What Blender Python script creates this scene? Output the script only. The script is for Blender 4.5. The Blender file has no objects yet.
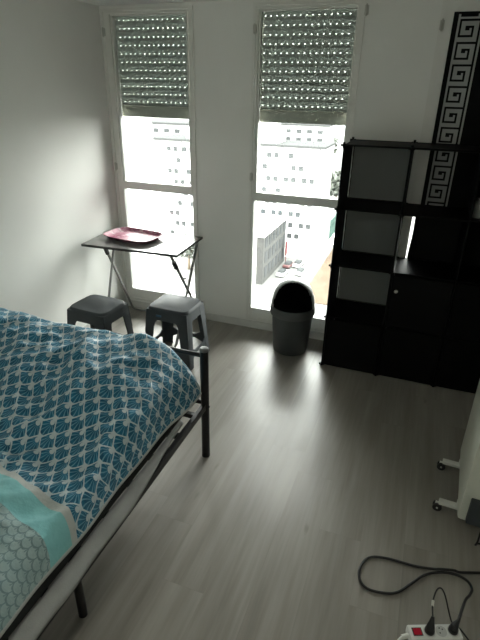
import bpy, bmesh, math, random
from mathutils import Vector, Matrix, noise

random.seed(7)
SC = bpy.context.scene
COL = SC.collection
R = math.radians

# ------------------------------------------------------------------ node helper
class E:
    def __init__(s, t, v): s.t, s.v = t, v
    def _m(s, op, *a):
        n = s.t.nodes.new('ShaderNodeMath'); n.operation = op
        for i, x in enumerate((s,) + a):
            if isinstance(x, E): s.t.links.new(x.v, n.inputs[i])
            else: n.inputs[i].default_value = x
        return E(s.t, n.outputs[0])
    def __add__(s, o): return s._m('ADD', o)
    def __sub__(s, o): return s._m('SUBTRACT', o)
    def __mul__(s, o): return s._m('MULTIPLY', o)
    def __truediv__(s, o): return s._m('DIVIDE', o)
    def floor(s): return s._m('FLOOR')
    def fract(s): return s._m('FRACT')
    def sin(s): return s._m('SINE')
    def abs(s): return s._m('ABSOLUTE')
    def sqrt(s): return s._m('SQRT')
    def mod2(s): return s._m('FLOORED_MODULO', 2.0)
    def atan2(s, o): return s._m('ARCTAN2', o)
    def gt(s, o): return s._m('GREATER_THAN', o)
    def lt(s, o): return s._m('LESS_THAN', o)
    def max(s, o): return s._m('MAXIMUM', o)
    def min(s, o): return s._m('MINIMUM', o)
    def step(s, a, b):
        n = s.t.nodes.new('ShaderNodeMapRange'); n.interpolation_type = 'SMOOTHSTEP'
        s.t.links.new(s.v, n.inputs[0]); n.inputs[1].default_value = a; n.inputs[2].default_value = b
        return E(s.t, n.outputs[0])

def new_mat(name):
    m = bpy.data.materials.new(name); m.use_nodes = True
    t = m.node_tree
    return m, t, t.nodes['Principled BSDF']

def coords(t, kind='Object'):
    n = t.nodes.new('ShaderNodeTexCoord'); return n.outputs[kind]

def sep(t, v):
    n = t.nodes.new('ShaderNodeSeparateXYZ'); t.links.new(v, n.inputs[0])
    return E(t, n.outputs[0]), E(t, n.outputs[1]), E(t, n.outputs[2])

def comb(t, x, y, z=0.0):
    n = t.nodes.new('ShaderNodeCombineXYZ')
    for i, q in enumerate((x, y, z)):
        if isinstance(q, E): t.links.new(q.v, n.inputs[i])
        else: n.inputs[i].default_value = q
    return n.outputs[0]

def nz(t, vec, scale, detail=3, rough=.5, sc=None):
    if sc:
        mp = t.nodes.new('ShaderNodeMapping'); mp.inputs['Scale'].default_value = sc
        t.links.new(vec, mp.inputs[0]); vec = mp.outputs[0]
    n = t.nodes.new('ShaderNodeTexNoise'); n.inputs['Scale'].default_value = scale
    n.inputs['Detail'].default_value = detail; n.inputs['Roughness'].default_value = rough
    t.links.new(vec, n.inputs['Vector'])
    return E(t, n.outputs[0])

def mixc(t, f, a, b):
    n = t.nodes.new('ShaderNodeMix'); n.data_type = 'RGBA'
    if isinstance(f, E): t.links.new(f.v, n.inputs[0])
    else: n.inputs[0].default_value = f
    for i, q in ((6, a), (7, b)):
        if isinstance(q, (tuple, list)): n.inputs[i].default_value = tuple(q) + (1,)
        else: t.links.new(q, n.inputs[i])
    return n.outputs[2]

def bump(t, bsdf, h, strength=.2, dist=.01):
    b = t.nodes.new('ShaderNodeBump'); b.inputs['Strength'].default_value = strength
    b.inputs['Distance'].default_value = dist
    t.links.new(h.v, b.inputs['Height']); t.links.new(b.outputs[0], bsdf.inputs['Normal'])

def plain(name, c, rough=.5, metal=0, var=.06, scale=8, spec=.5, bmp=0, bscale=200):
    m, t, b = new_mat(name)
    v = nz(t, coords(t), scale, 4)
    lo = tuple(x * (1 - var) for x in c); hi = tuple(min(1, x * (1 + var)) for x in c)
    t.links.new(mixc(t, v.step(.3, .7), lo, hi), b.inputs['Base Color'])
    b.inputs['Roughness'].default_value = rough; b.inputs['Metallic'].default_value = metal
    b.inputs['Specular IOR Level'].default_value = spec
    if bmp: bump(t, b, nz(t, coords(t), bscale, 2), bmp, .002)
    return m

# ------------------------------------------------------------------ materials
M = {}
M['wall'] = plain('white_wall_paint', (.85, .853, .82), .75, var=.02, scale=2, spec=.25, bmp=.08, bscale=120)
M['ceil'] = plain('ceiling_paint', (.86, .865, .84), .8, var=.02, spec=.2)
M['pvc'] = plain('white_window_pvc', (.80, .80, .76), .4, var=.02)
M['base'] = plain('white_skirting_paint', (.7, .7, .67), .5, var=.03)
M['shutter'] = plain('shutter_plastic', (.46, .49, .47), .55, var=.04)
M['shutter_bar'] = plain('shutter_end_bar', (.66, .66, .58), .5, var=.03)
M['hinge'] = plain('hinge_grey', (.52, .52, .48), .45)
M['blackp'] = plain('black_plastic', (.0025, .0028, .0027), .5, var=.1, spec=.12)
M['blackw'] = plain('black_wire_frame', (.003, .003, .003), .5, spec=.15, var=.1)
M['metal_black'] = plain('black_painted_steel', (.005, .005, .0055), .4, var=.1, spec=.35)
M['cap'] = plain('grey_post_cap', (.16, .17, .17), .4)
M['stool'] = plain('slate_grey_plastic', (.062, .071, .077), .6, var=.06, spec=.35, bmp=.05)
M['bin'] = plain('bin_grey_plastic', (.055, .062, .063), .42, var=.05)
M['binrim'] = plain('bin_rim_plastic', (.085, .092, .092), .38, var=.05)
M['bindome'] = plain('bin_lid_plastic', (.30, .31, .30), .35, var=.05)
M['bindark'] = plain('bin_inside_black', (.003, .003, .003), .8, spec=.1)
M['steel'] = plain('brushed_steel_tube', (.30, .30, .29), .3, .8, var=.08)
M['tabletop'] = plain('grey_laminate', (.19, .19, .185), .16, var=.12, scale=12, spec=.7)
M['tableedge'] = plain('black_edge_band', (.015, .015, .015), .4)
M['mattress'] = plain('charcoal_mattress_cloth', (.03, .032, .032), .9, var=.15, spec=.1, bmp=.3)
M['sheet'] = plain('grey_white_sheet', (.33, .335, .325), .9, var=.08, spec=.1, bmp=.25)
M['lining'] = plain('pale_duvet_hem', (.52, .54, .53), .9, var=.05, spec=.1, bmp=.25)
M['heater'] = plain('heater_white_enamel', (.62, .64, .56), .4, var=.02)
M['heater_dark'] = plain('heater_dark_plastic', (.045, .055, .06), .55, var=.1)
M['castorw'] = plain('castor_white_plastic', (.70, .70, .66), .4)
M['rubber'] = plain('black_rubber', (.012, .012, .012), .45)
M['strip'] = plain('strip_white_plastic', (.72, .73, .70), .35, var=.02)
M['stripd'] = plain('socket_recess_grey', (.50, .51, .49), .5)
M['red'] = plain('red_rocker', (.42, .012, .03), .25)
M['tag'] = plain('pale_cable_tag', (.62, .62, .56), .5)
M['curtain'] = plain('black_curtain_cloth', (.010, .0105, .0105), .95, var=.2, spec=.1, bmp=.2, bscale=400)
M['key'] = plain('grey_key_cloth', (.40, .41, .40), .9, var=.06, spec=.1, bmp=.2, bscale=400)
M['label_blue'] = plain('blue_sticker', (.05, .13, .22), .4)
M['steelgrey'] = plain('door_glint_metal', (.5, .5, .48), .25, .9)

def glass_mat():
    m = bpy.data.materials.new('window_glass'); m.use_nodes = True
    t = m.node_tree; t.nodes.remove(t.nodes['Principled BSDF'])
    out = t.nodes['Material Output']
    tr = t.nodes.new('ShaderNodeBsdfTransparent'); tr.inputs[0].default_value = (.95, .97, .96, 1)
    gl = t.nodes.new('ShaderNodeBsdfGlossy'); gl.inputs['Roughness'].default_value = .02
    fr = t.nodes.new('ShaderNodeFresnel'); fr.inputs[0].default_value = 1.45
    mx = t.nodes.new('ShaderNodeMixShader')
    t.links.new(fr.outputs[0], mx.inputs[0]); t.links.new(tr.outputs[0], mx.inputs[1]); t.links.new(gl.outputs[0], mx.inputs[2])
    t.links.new(mx.outputs[0], out.inputs[0])
    return m
M['glass'] = glass_mat()

def translucent_panel():
    m = bpy.data.materials.new('frosted_panel'); m.use_nodes = True
    t = m.node_tree; b = t.nodes['Principled BSDF']; out = t.nodes['Material Output']
    v = nz(t, coords(t), 5)
    t.links.new(mixc(t, v, (.30, .32, .31), (.35, .37, .36)), b.inputs['Base Color']); b.inputs['Roughness'].default_value = .5
    tl = t.nodes.new('ShaderNodeBsdfTranslucent'); tl.inputs[0].default_value = (.7, .73, .72, 1)
    mx = t.nodes.new('ShaderNodeMixShader'); mx.inputs[0].default_value = .4
    t.links.new(b.outputs[0], mx.inputs[1]); t.links.new(tl.outputs[0], mx.inputs[2]); t.links.new(mx.outputs[0], out.inputs[0])
    return m
M['frost'] = translucent_panel()

def shutter_mat(name='pale_translucent_shutter_pvc', k=.088):
    m, t, b = new_mat(name); out = t.nodes['Material Output']
    v = nz(t, coords(t), 6, 3)
    t.links.new(mixc(t, v, (.50, .52, .50), (.58, .60, .57)), b.inputs['Base Color']); b.inputs['Roughness'].default_value = .55
    tl = t.nodes.new('ShaderNodeBsdfTranslucent'); tl.inputs[0].default_value = (.85, .9, .86, 1)
    mx = t.nodes.new('ShaderNodeMixShader'); mx.inputs[0].default_value = k
    t.links.new(b.outputs[0], mx.inputs[1]); t.links.new(tl.outputs[0], mx.inputs[2]); t.links.new(mx.outputs[0], out.inputs[0])
    return m
M['shutter'] = shutter_mat()
M['slot_diffuser'] = shutter_mat('slot_diffuser_pvc', .60)

def floor_mat():
    m, t, b = new_mat('grey_oak_laminate')
    o = coords(t); x, y, z = sep(t, o)
    W, L = .192, 1.285
    px = x / W; ci = px.floor()
    wn = t.nodes.new('ShaderNodeTexWhiteNoise'); wn.noise_dimensions = '1D'
    t.links.new(ci.v, wn.inputs['W']); off = E(t, wn.outputs[0])
    py = y / L + off * 3.0; ri = py.floor()
    wn2 = t.nodes.new('ShaderNodeTexWhiteNoise'); wn2.noise_dimensions = '2D'
    t.links.new(comb(t, ci, ri), wn2.inputs['Vector']); tone = E(t, wn2.outputs[0])
    grain = nz(t, comb(t, x * 42.0, y * 2.2, tone * 30.0), 1.0, 5, .6)
    broad = nz(t, comb(t, x * 9.0, y * .9, tone * 17.0), 1.0, 3, .5)
    knot = nz(t, comb(t, x * 14.0, y * 4.5, 3.0), 1.0, 2, .4).step(.70, .80)
    f = grain.step(.25, .75) * .36 + broad.step(.3, .7) * .44 + tone * .20
    c = mixc(t, f, (.188, .174, .152), (.335, .313, .278))
    c = mixc(t, knot * .55, c, (.13, .115, .10))
    jx = (px.fract() - .5).abs().gt(.494); jy = (py.fract() - .5).abs().gt(.4988)
    c = mixc(t, jx.max(jy) * .14, c, (.12, .11, .10))
    t.links.new(c, b.inputs['Base Color'])
    t.links.new((grain * .12 + .30).v, b.inputs['Roughness'])
    b.inputs['Specular IOR Level'].default_value = .45
    bump(t, b, grain, .05, .002)
    return m
M['floor'] = floor_mat()

def duvet_mat():
    m, t, b = new_mat('shell_print_cotton')
    u0, v0, _ = sep(t, coords(t, 'UV'))
    wob = nz(t, coords(t, 'UV'), 9, 2)
    u0 = u0 + (wob - .5) * .012
    v0 = v0 + (wob - .5) * .012
    # rotated print axes
    u = u0 * .970 - v0 * .242
    v = v0 * .970 + u0 * .242
    W, H = .092, .040
    def lattice(du, dv):
        lx = ((u / W + du).fract() - .5) * W; ly = ((v / (2 * H) + dv).fract() - .5) * (2 * H)
        return lx, ly, (lx * lx + ly * ly).sqrt()
    ax, ay, ad = lattice(0.0, 0.0)
    bx_, by, bd_ = lattice(.5, .5)
    def fan(lx, ly, d, other):
        """a fan fills its cell of the lattice, with a pale hub cut into the +v side and ribs from the hub"""
        cell = (d + .0052).lt(other)
        r = ((lx * lx) / (.0375 * .0375) + (ly * ly) / (.0320 * .0320)).lt(1.0)
        hy = ly - .0235
        hub = (lx * lx + hy * hy * 1.4).sqrt().gt(.0108)
        ribs = ((lx.atan2(hy * -1.0) * 15.0).sin() * .5 + .5).step(.70, .98)
        return cell * r * hub, ribs
    a, ra = fan(ax, ay, ad, bd_)
    c_, rb = fan(bx_, by, bd_, ad)
    ins = a.max(c_)
    rib = (ra * a).max(rb * c_)
    dens = nz(t, coords(t, 'UV'), 30, 2)
    blue = mixc(t, dens.step(.3, .7), (.005, .092, .165), (.012, .155, .265))
    blue = mixc(t, rib * .7, blue, (.20, .43, .52))
    shells = mixc(t, ins, (.50, .58, .60), blue)
    # turquoise band
    tq = mixc(t, nz(t, coords(t, 'UV'), 14, 3), (.19, .50, .52), (.28, .60, .61))
    # fish scales
    SW, SH = .036, .028
    row = (v / SH).floor(); sx = (u / SW + row.mod2() * .5).fract() - .5
    sy = (v / SH).fract()
    arc = (sx * sx * -1.0 + .25).max(0.0).sqrt() * 1.6
    edge = (sy - (arc * -1.0 + .86)).abs()
    ln = edge.lt(.13) * 1.0
    ln = ln.max(sx.abs().gt(.455))
    sc_c = mixc(t, nz(t, coords(t, 'UV'), 22, 3), (.24, .36, .37), (.42, .53, .53))
    scales = mixc(t, ln * .62, sc_c, (.09, .17, .19))
    vb = v0 + u0 * .2
    c = mixc(t, vb.lt(-2.842), shells, (.50, .52, .50))
    c = mixc(t, vb.lt(-2.872), c, tq)
    c = mixc(t, vb.lt(-2.972), c, scales)
    t.links.new(c, b.inputs['Base Color'])
    b.inputs['Roughness'].default_value = .62; b.inputs['Specular IOR Level'].default_value = .25
    b.inputs['Sheen Weight'].default_value = .12
    bump(t, b, nz(t, coords(t, 'UV'), 38, 3), .5, .008)
    return m
M['duvet'] = duvet_mat()

def tray_mat():
    m, t, b = new_mat('pink_marbled_melamine')
    o = coords(t)
    n1 = nz(t, o, 11, 5, .65); n2 = nz(t, o, 24, 4, .6, sc=(1, 2, 1))
    c = mixc(t, n1.step(.42, .60), (.22, .03, .08), (.45, .19, .26))
    c = mixc(t, n2.step(.52, .66), c, (.58, .44, .47))
    t.links.new(c, b.inputs['Base Color']); b.inputs['Roughness'].default_value = .4
    return m
M['tray'] = tray_mat()
M['trayrim'] = plain('tray_edge_brown', (.16, .06, .06), .4)

# outdoors
M['block'] = plain('pale_render', (.42, .42, .41), .9, var=.03, scale=.4, spec=.1)
M['block2'] = plain('white_render', (.84, .84, .82), .9, var=.02, scale=.4, spec=.1)
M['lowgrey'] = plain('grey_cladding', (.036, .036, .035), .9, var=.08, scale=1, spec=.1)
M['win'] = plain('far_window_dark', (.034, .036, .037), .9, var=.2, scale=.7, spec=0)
M['roofedge'] = plain('roof_edge_grey', (.035, .036, .036), .9, spec=0)
M['asphalt'] = plain('pale_ground', (.075, .075, .072), .95, var=.2, scale=.05, spec=.1)
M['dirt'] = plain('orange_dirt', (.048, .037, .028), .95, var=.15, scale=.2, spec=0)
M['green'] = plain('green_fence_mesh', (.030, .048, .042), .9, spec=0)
M['redsign'] = plain('red_sign', (.07, .025, .026), .9, spec=0)
M['leaf'] = plain('tree_leaves', (.055, .060, .052), .9, var=.4, scale=1.5, spec=.1)
M['bark'] = plain('tree_bark', (.12, .09, .06), .9)
M['carw'] = plain('car_white_paint', (.6, .6, .6), .3)
M['card'] = plain('car_dark_paint', (.06, .028, .028), .3)
M['tyre'] = plain('tyre', (.03, .03, .03), .8)

# ------------------------------------------------------------------ mesh helpers
def BM(): return bmesh.new()

def box(bm, x0, x1, y0, y1, z0, z1, mat=None, bev=0, mi=0):
    r = bmesh.ops.create_cube(bm, size=1)
    vs = r['verts']
    for v in vs:
        v.co = Vector(((x0 + x1) / 2 + v.co.x * (x1 - x0), (y0 + y1) / 2 + v.co.y * (y1 - y0), (z0 + z1) / 2 + v.co.z * (z1 - z0)))
    if mat is not None:
        for v in vs: v.co = mat @ v.co
    fs = list({f for v in vs for f in v.link_faces})
    for f in fs: f.material_index = mi
    if bev:
        es = list({e for v in vs for e in v.link_edges})
        bmesh.ops.bevel(bm, geom=es, offset=bev, segments=2, profile=.6, affect='EDGES')
    return vs

def tube(bm, pts, r, n=10, caps=True, rr=None):
    pts = [Vector(p) for p in pts]
    rings = []
    up = Vector((0, 0, 1))
    prev = None
    for i, p in enumerate(pts):
        d = (pts[min(i + 1, len(pts) - 1)] - pts[max(i - 1, 0)]).normalized()
        if prev is None:
            a = d.orthogonal().normalized()
        else:
            a = (prev - d * prev.dot(d))
            a = a.normalized() if a.length > 1e-6 else d.orthogonal().normalized()
        prev = a
        b = d.cross(a)
        q = rr[i] if rr else r
        rings.append([bm.verts.new(p + (a * math.cos(k * 2 * math.pi / n) + b * math.sin(k * 2 * math.pi / n)) * q) for k in range(n)])
    for i in range(len(rings) - 1):
        for k in range(n):
            bm.faces.new((rings[i][k], rings[i][(k + 1) % n], rings[i + 1][(k + 1) % n], rings[i + 1][k]))
    if caps:
        bm.faces.new(list(reversed(rings[0]))); bm.faces.new(rings[-1])

def smooth_path(pts, sub=8):
    P = [Vector(p) for p in pts]; out = []
    for i in range(len(P) - 1):
        p0, p1, p2, p3 = P[max(i - 1, 0)], P[i], P[i + 1], P[min(i + 2, len(P) - 1)]
        for k in range(sub):
            s = k / sub
            out.append(.5 * ((2 * p1) + (p2 - p0) * s + (2 * p0 - 5 * p1 + 4 * p2 - p3) * s * s + (3 * p1 - p0 - 3 * p2 + p3) * s ** 3))
    out.append(P[-1]); return out

def lathe(bm, prof, n=48, c=(0, 0), caps=(False, False)):
    rings = []
    for r, z in prof:
        rings.append([bm.verts.new((c[0] + r * math.cos(2 * math.pi * k / n), c[1] + r * math.sin(2 * math.pi * k / n), z)) for k in range(n)])
    for i in range(len(rings) - 1):
        for k in range(n):
            bm.faces.new((rings[i][k], rings[i][(k + 1) % n], rings[i + 1][(k + 1) % n], rings[i + 1][k]))
    if caps[0]: bm.faces.new(list(reversed(rings[0])))
    if caps[1]: bm.faces.new(rings[-1])

def obj(name, bm, mats, parent=None, smooth=False, shift=None):
    if shift is not None: bmesh.ops.translate(bm, verts=bm.verts, vec=-Vector(shift))
    bmesh.ops.recalc_face_normals(bm, faces=bm.faces)
    me = bpy.data.meshes.new(name); bm.to_mesh(me); bm.free()
    for m in (mats if isinstance(mats, (list, tuple)) else [mats]): me.materials.append(m)
    if smooth:
        for p in me.polygons: p.use_smooth = True
    o = bpy.data.objects.new(name, me); COL.objects.link(o)
    if smooth == 'auto':
        try: me.set_sharp_from_angle(angle=R(38))
        except Exception: pass
    if parent is not None: o.parent = parent
    return o

def thing(name, label, cat, loc=(0, 0, 0), rz=0, group=None, kind=None):
    o = bpy.data.objects.new(name, None); COL.objects.link(o)
    o.location = loc; o.rotation_euler = (0, 0, rz); o.empty_display_size = .1
    if kind: o['kind'] = kind
    if label: o['label'] = label
    if cat: o['category'] = cat
    if group: o['group'] = group
    return o

def tag(o, label=None, cat=None, group=None, kind=None):
    for k, v in (('label', label), ('category', cat), ('group', group), ('kind', kind)):
        if v: o[k] = v
    return o

def struct(name, bm, m, label=None, cat=None):
    o = obj(name, bm, m); o['kind'] = 'structure'
    return tag(o, label, cat)

def copy_tree(o, parent=None):
    c = o.copy(); COL.objects.link(c)
    if parent is not None: c.parent = parent
    for ch in [q for q in bpy.data.objects if q.parent == o]: copy_tree(ch, c)
    return c

# ------------------------------------------------------------------ room
XL, XR, YB, ZC = -2.47, .80, -4.2, 2.42
b = BM(); box(b, XL, XR, YB, 0, -.12, 0); struct('floor', b, M['floor'], 'grey oak laminate floor of the bedroom', 'floor')
b = BM(); box(b, XL - .15, XR + .15, YB - .15, .15, ZC, ZC + .15); struct('ceiling', b, M['ceil'], 'white ceiling above the windows', 'ceiling')
b = BM(); box(b, XL - .15, XL, YB - .15, .15, -.12, ZC); struct('wall_left', b, M['wall'], 'plain white wall behind the bed, left of the windows', 'wall')
b = BM(); box(b, XR, XR + .15, YB - .15, .15, -.12, ZC); struct('wall_right', b, M['wall'], 'plain white wall right of the black shelf', 'wall')
b = BM(); box(b, XL, XR, YB - .15, YB, -.12, ZC); struct('wall_back', b, M['wall'], 'plain white wall facing the windows', 'wall')
ZO0, ZO1 = .08, 2.396
WIN = [(-2.452, -1.704), (-1.25, -.519), (-.064, .668)]
b = BM()
xs = [XL] + [q for w in WIN for q in w] + [XR]
for i in range(0, len(xs), 2): box(b, xs[i], xs[i + 1], 0, .14, -.12, ZC)
for x0, x1 in WIN:
    box(b, x0, x1, 0, .14, -.12, ZO0); box(b, x0, x1, 0, .14, ZO1, ZC)
struct('wall_front', b, M['wall'], 'white wall holding the tall narrow windows', 'wall')
b = BM()
for i in range(0, len(xs), 2): box(b, xs[i], xs[i + 1], -.010, -.0005, 0, .065, bev=.003)
for x0, x1 in WIN: box(b, x0, x1, -.010, -.0005, 0, .065)
struct('baseboard_front', b, M['base'], 'low white skirting under the windows', 'skirting')
b = BM(); box(b, XL + .0005, XL + .010, YB, -.011, 0, .065, bev=.003)
struct('baseboard_left', b, M['base'], 'low white skirting behind the bed', 'skirting')

ZT0, ZT1 = 1.100, 1.165
wl = ['tall left window beside the corner, seen above the folding table', 'tall middle window behind the grey bin', 'tall window covered by the black curtain']
for k, (x0, x1) in enumerate(WIN):
    w = thing('window_%d' % (k + 1), wl[k], 'window', (x0, 0, ZO0), kind='structure')
    s = (x0, 0, ZO0)
    lw, rw = (.068, .034) if k == 0 else ((.034, .034) if k == 1 else (.03, .04))
    b = BM()
    box(b, x0, x0 + lw, -.006, .06, ZO0, ZO1); box(b, x1 - rw, x1, -.006, .06, ZO0, ZO1)
    box(b, x0 + lw, x1 - rw, -.006, .06, ZO1 - .032, ZO1); box(b, x0 + lw, x1 - rw, -.006, .06, ZO0, .190)
    box(b, x0 + lw, x1 - rw, -.014, .0, .083, .10)                    # bottom weather ledge
    # thin raised moulding round the frame
    box(b, x0 - .004, x0 + .016, -.012, -.001, ZO0, ZO1); box(b, x1 - .014, x1 + .004, -.012, -.001, ZO0, ZO1)
    box(b, x0 - .004, x1 + .004, -.0125, -.001, ZO1 - .014, ZO1 + .004)
    obj('window_frame', b, M['pvc'], w, shift=s)
    b = BM(); box(b, x0 + lw, x1 - rw, -.010, .06, ZT0, ZT1, bev=.004); obj('transom', b, M['pvc'], w, shift=s)
    b = BM()                                                         # opening sash of the upper part
    gx0, gx1 = x0 + lw, x1 - rw
    box(b, gx0, gx0 + (.013 if k < 2 else .062), .006 if k < 2 else -.006, .05, ZT1, ZO1 - .032); box(b, gx1 - .013, gx1, -.011, .05, ZT1, ZO1 - .032)
    box(b, gx0 + (.013 if k < 2 else .062), gx1 - .013, .006 if k < 2 else -.006, .05, ZO1 - (.042 if k < 2 else .105), ZO1 - .032)
    obj('sash', b, M['pvc'], w, shift=s)
    b = BM(); box(b, gx0, gx1, .030, .034, ZT1, ZO1 - .032); obj('pane', b, M['glass'], w, shift=s)
    b = BM(); box(b, gx0, gx1, .030, .034, .190, ZT0); obj('pane', b, M['glass'], w, shift=s)
    for hz, side in ((2.25, 0),) + (((1.28, 0),) if k < 2 else ()) + (((2.34, 1),) if k == 1 else ()):
        b = BM()
        hx = x0 + .012 if side == 0 else x1 + .012
        tube(b, [(hx, -.018, hz - .032), (hx, -.018, hz + .032)], .005, 8)
        box(b, hx - .012, hx + .012, -.014, -.004, hz - .026, hz + .026)
        obj('hinge', b, M['hinge'], w, shift=s)

# roller shutters, half lowered outside the two open windows
def shutter(k, label):
    x0, x1 = WIN[k]
    X0, X1 = x0 + .03, x1 - .012
    t = thing('roller_shutter', label, 'shutter', (X0, .085, 1.66), group='half lowered roller shutters')
    s = (X0, .085, 1.66)
    b = BM()
    P, y0, y1 = .0558, .082, .088
    zlast = 1.776
    hw, hh, pitch = .0096, .0052, .0412
    n = int((X1 - X0 - .03) / pitch)
    for i in range(12):
        z = zlast + i * P                                            # height of the row of slots
        za, zb = z - P * .55, z + P * .45
        if z > 2.375:
            box(b, X0, X1, y0, y1, za + .002, 2.394); break
        ztop = min(zb, 2.40)
        box(b, X0, X1, y0, y1, za + .002, z - hh / 2)                # slat below the slots
        box(b, X0, X1, y0 - .0015, y1, za + P * .10, za + P * .30)
        box(b, X0, X1, y0, y1, z + hh / 2, ztop + .002)
        box(b, X0, X1, y1 + .001, y1 + .003, z - hh * .8, z + hh * .8, mi=1)   # added sheet behind the open slots, spreads daylight into even dots
        xa = X0
        for j in range(n + 1):
            xb = X0 + .018 + j * pitch if j < n else X1
            box(b, xa, xb, y0, y1, z - hh / 2, z + hh / 2)
            xa = xb + hw
    obj('shutter_curtain', b, [M['shutter'], M['slot_diffuser']], t, shift=s)
    b = BM(); box(b, X0, X1, .074, .096, 1.664, 1.7475, bev=.004)
    box(b, X0, X1, .070, .098, 1.664, 1.676)
    obj('bottom_bar', b, M['shutter_bar'], t, shift=s)
    for xg in (x0 + .002, x1 - .034):
        b = BM(); box(b, xg, xg + .032, .068, .076, ZO0 + .002, ZO1 - .002); box(b, xg, xg + .032, .100, .108, ZO0 + .002, ZO1 - .002)
        obj('guide_rail', b, M['pvc'], t, shift=s)
shutter(0, 'grey perforated roller shutter half lowered over the left window beside the corner')
shutter(1, 'grey perforated roller shutter half lowered over the middle window above the grey bin')

# ------------------------------------------------------------------ curtain with key pattern border
def cy(x, z): return -.021 + .005 * math.sin(x * 21 + .5) * (1 if x > .18 else .35) + .002 * math.sin(z * 5 + x * 9)
def cleft(z):
    s = min(1, max(0, (1.16 - z) / .08)); s = s * s * (3 - 2 * s)
    return .006 + (-.018 - .006) * s + .005 * math.sin(z * 14) * s
ct = thing('curtain', 'long black curtain with a grey key pattern border, hung behind the black shelf', 'curtain', (.33, -.03, 2.31))
s = (.33, -.03, 2.31)
b = BM(); NX, NZ = 70, 60
g = []
for i in range(NZ + 1):
    z = .10 + (2.315 - .10) * i / NZ; row = []
    for j in range(NX + 1):
        x0_ = cleft(z); x = x0_ + (.690 - x0_) * j / NX
        row.append(b.verts.new((x, cy(x, z), z)))
    g.append(row)
for i in range(NZ):
    for j in range(NX): b.faces.new((g[i][j], g[i][j + 1], g[i + 1][j + 1], g[i + 1][j]))
o = obj('cloth', b, M['curtain'], ct, smooth=True, shift=s)
sm = o.modifiers.new('thick', 'SOLIDIFY'); sm.thickness = .003; sm.offset = 1
rows = ["0XXXXXXXXXX0", "0X00000000X0", "0X00000000X0", "0X00XXXX00X0", "0X00XX0X00X0", "0X00000X00X0",
        "0X00000X00X0", "0XXXXXXX00X0", "0000000000X0", "0000000000X0"]
b = BM(); cell = .01185
z0 = 2.278
zt = 2.312
def quad(xa, xb, za, zb, mi):
    vs = [b.verts.new((x, cy(x, z) - .0035, z)) for x, z in ((xa, za), (xb, za), (xb, zb), (xa, zb))]
    f = b.faces.new(vs); f.material_index = mi
bx = .034
# hem above the first key: a dark bar between two pale strips
for c in range(12):
    quad(bx + c * cell, bx + (c + 1) * cell, z0, z0 + .010, 0)
    quad(bx + c * cell, bx + (c + 1) * cell, z0 + .010, z0 + .024, 1 if 1 <= c <= 8 else 0)
for u in range(17):
    for r_ in range(10):
        za = z0 - (u * 10 + r_ + 1) * cell
        if za < .15: break
        for c in range(12):
            quad(bx + c * cell, bx + (c + 1) * cell, za, za + cell, 1 if rows[r_][c] == 'X' else 0)
bmesh.ops.remove_doubles(b, verts=b.verts, dist=.0005)
o = obj('key_border', b, [M['key'], M['curtain']], ct, shift=s)
o['label'] = 'grey border strip with black key pattern'

# ------------------------------------------------------------------ black cube organiser
NXs = [-.500, -.098, .300, .698]; NZs = [.012, .402, .796, 1.186, 1.582]; YF, YK = -.406, -.042
sh = thing('cube_shelf', 'tall black cube storage shelf standing right of the grey bin', 'shelf', (.1, -.22, 0))
s = (.1, -.22, 0)
def rim_panel(name, a, bvec, cvec, mat, th=.004, fr=.006, par=sh, rim=True):
    """panel with a wire rim; a corner, b and c edge vectors"""
    a, bv, cv = Vector(a), Vector(bvec), Vector(cvec)
    n = bv.cross(cv).normalized() * th / 2
    bm = BM()
    vs = [bm.verts.new(a + p + q) for q in (-n, n) for p in (Vector(), bv, bv + cv, cv)]
    for f in ((0, 1, 2, 3), (7, 6, 5, 4), (0, 4, 5, 1), (1, 5, 6, 2), (2, 6, 7, 3), (3, 7, 4, 0)): bm.faces.new([vs[i] for i in f])
    mats = [mat, M['blackw']]
    if rim:
        k = len(bm.faces)
        ub, uc = bv.normalized() * fr, cv.normalized() * fr
        for p, q in ((a, a + bv), (a + bv, a + bv + cv), (a + bv + cv, a + cv), (a + cv, a)):
            tube(bm, [p, q], fr, 6)
        bm.faces.ensure_lookup_table()
        for f in bm.faces[k:]: f.material_index = 1
    return obj(name, bm, mats, par, shift=s)
e = .008
for zi, z in enumerate(NZs):
    for c in range(3):
        rim_panel('shelf_board', (NXs[c] + e, YF + e, z), (NXs[c + 1] - NXs[c] - 2 * e, 0, 0), (0, YK - YF - 2 * e, 0), M['blackp'])
for x in NXs:
    for r_ in range(4):
        rim_panel('side_panel', (x, YF + e, NZs[r_] + e), (0, YK - YF - 2 * e, 0), (0, 0, NZs[r_ + 1] - NZs[r_] - 2 * e), M['blackp'])
for c, r_ in ((0, 3), (0, 2), (0, 1), (0, 0), (1, 0), (1, 1), (2, 0), (2, 1)):
    o = rim_panel('back_panel', (NXs[c] + .015, YK, NZs[r_] + e), (NXs[c + 1] - NXs[c] - .03, 0, 0), (0, 0, NZs[r_ + 1] - NZs[r_] - 2 * e), M['frost'] if (c == 0 and r_) else M['blackp'], fr=.004)
    if c == 0 and r_: o['label'] = 'frosted back panel'
o = rim_panel('back_panel', (.016, YK, NZs[2] + e), (NXs[2] - .031, 0, 0), (0, 0, NZs[3] - NZs[2] - 2 * e), M['blackp'], fr=.004)
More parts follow.
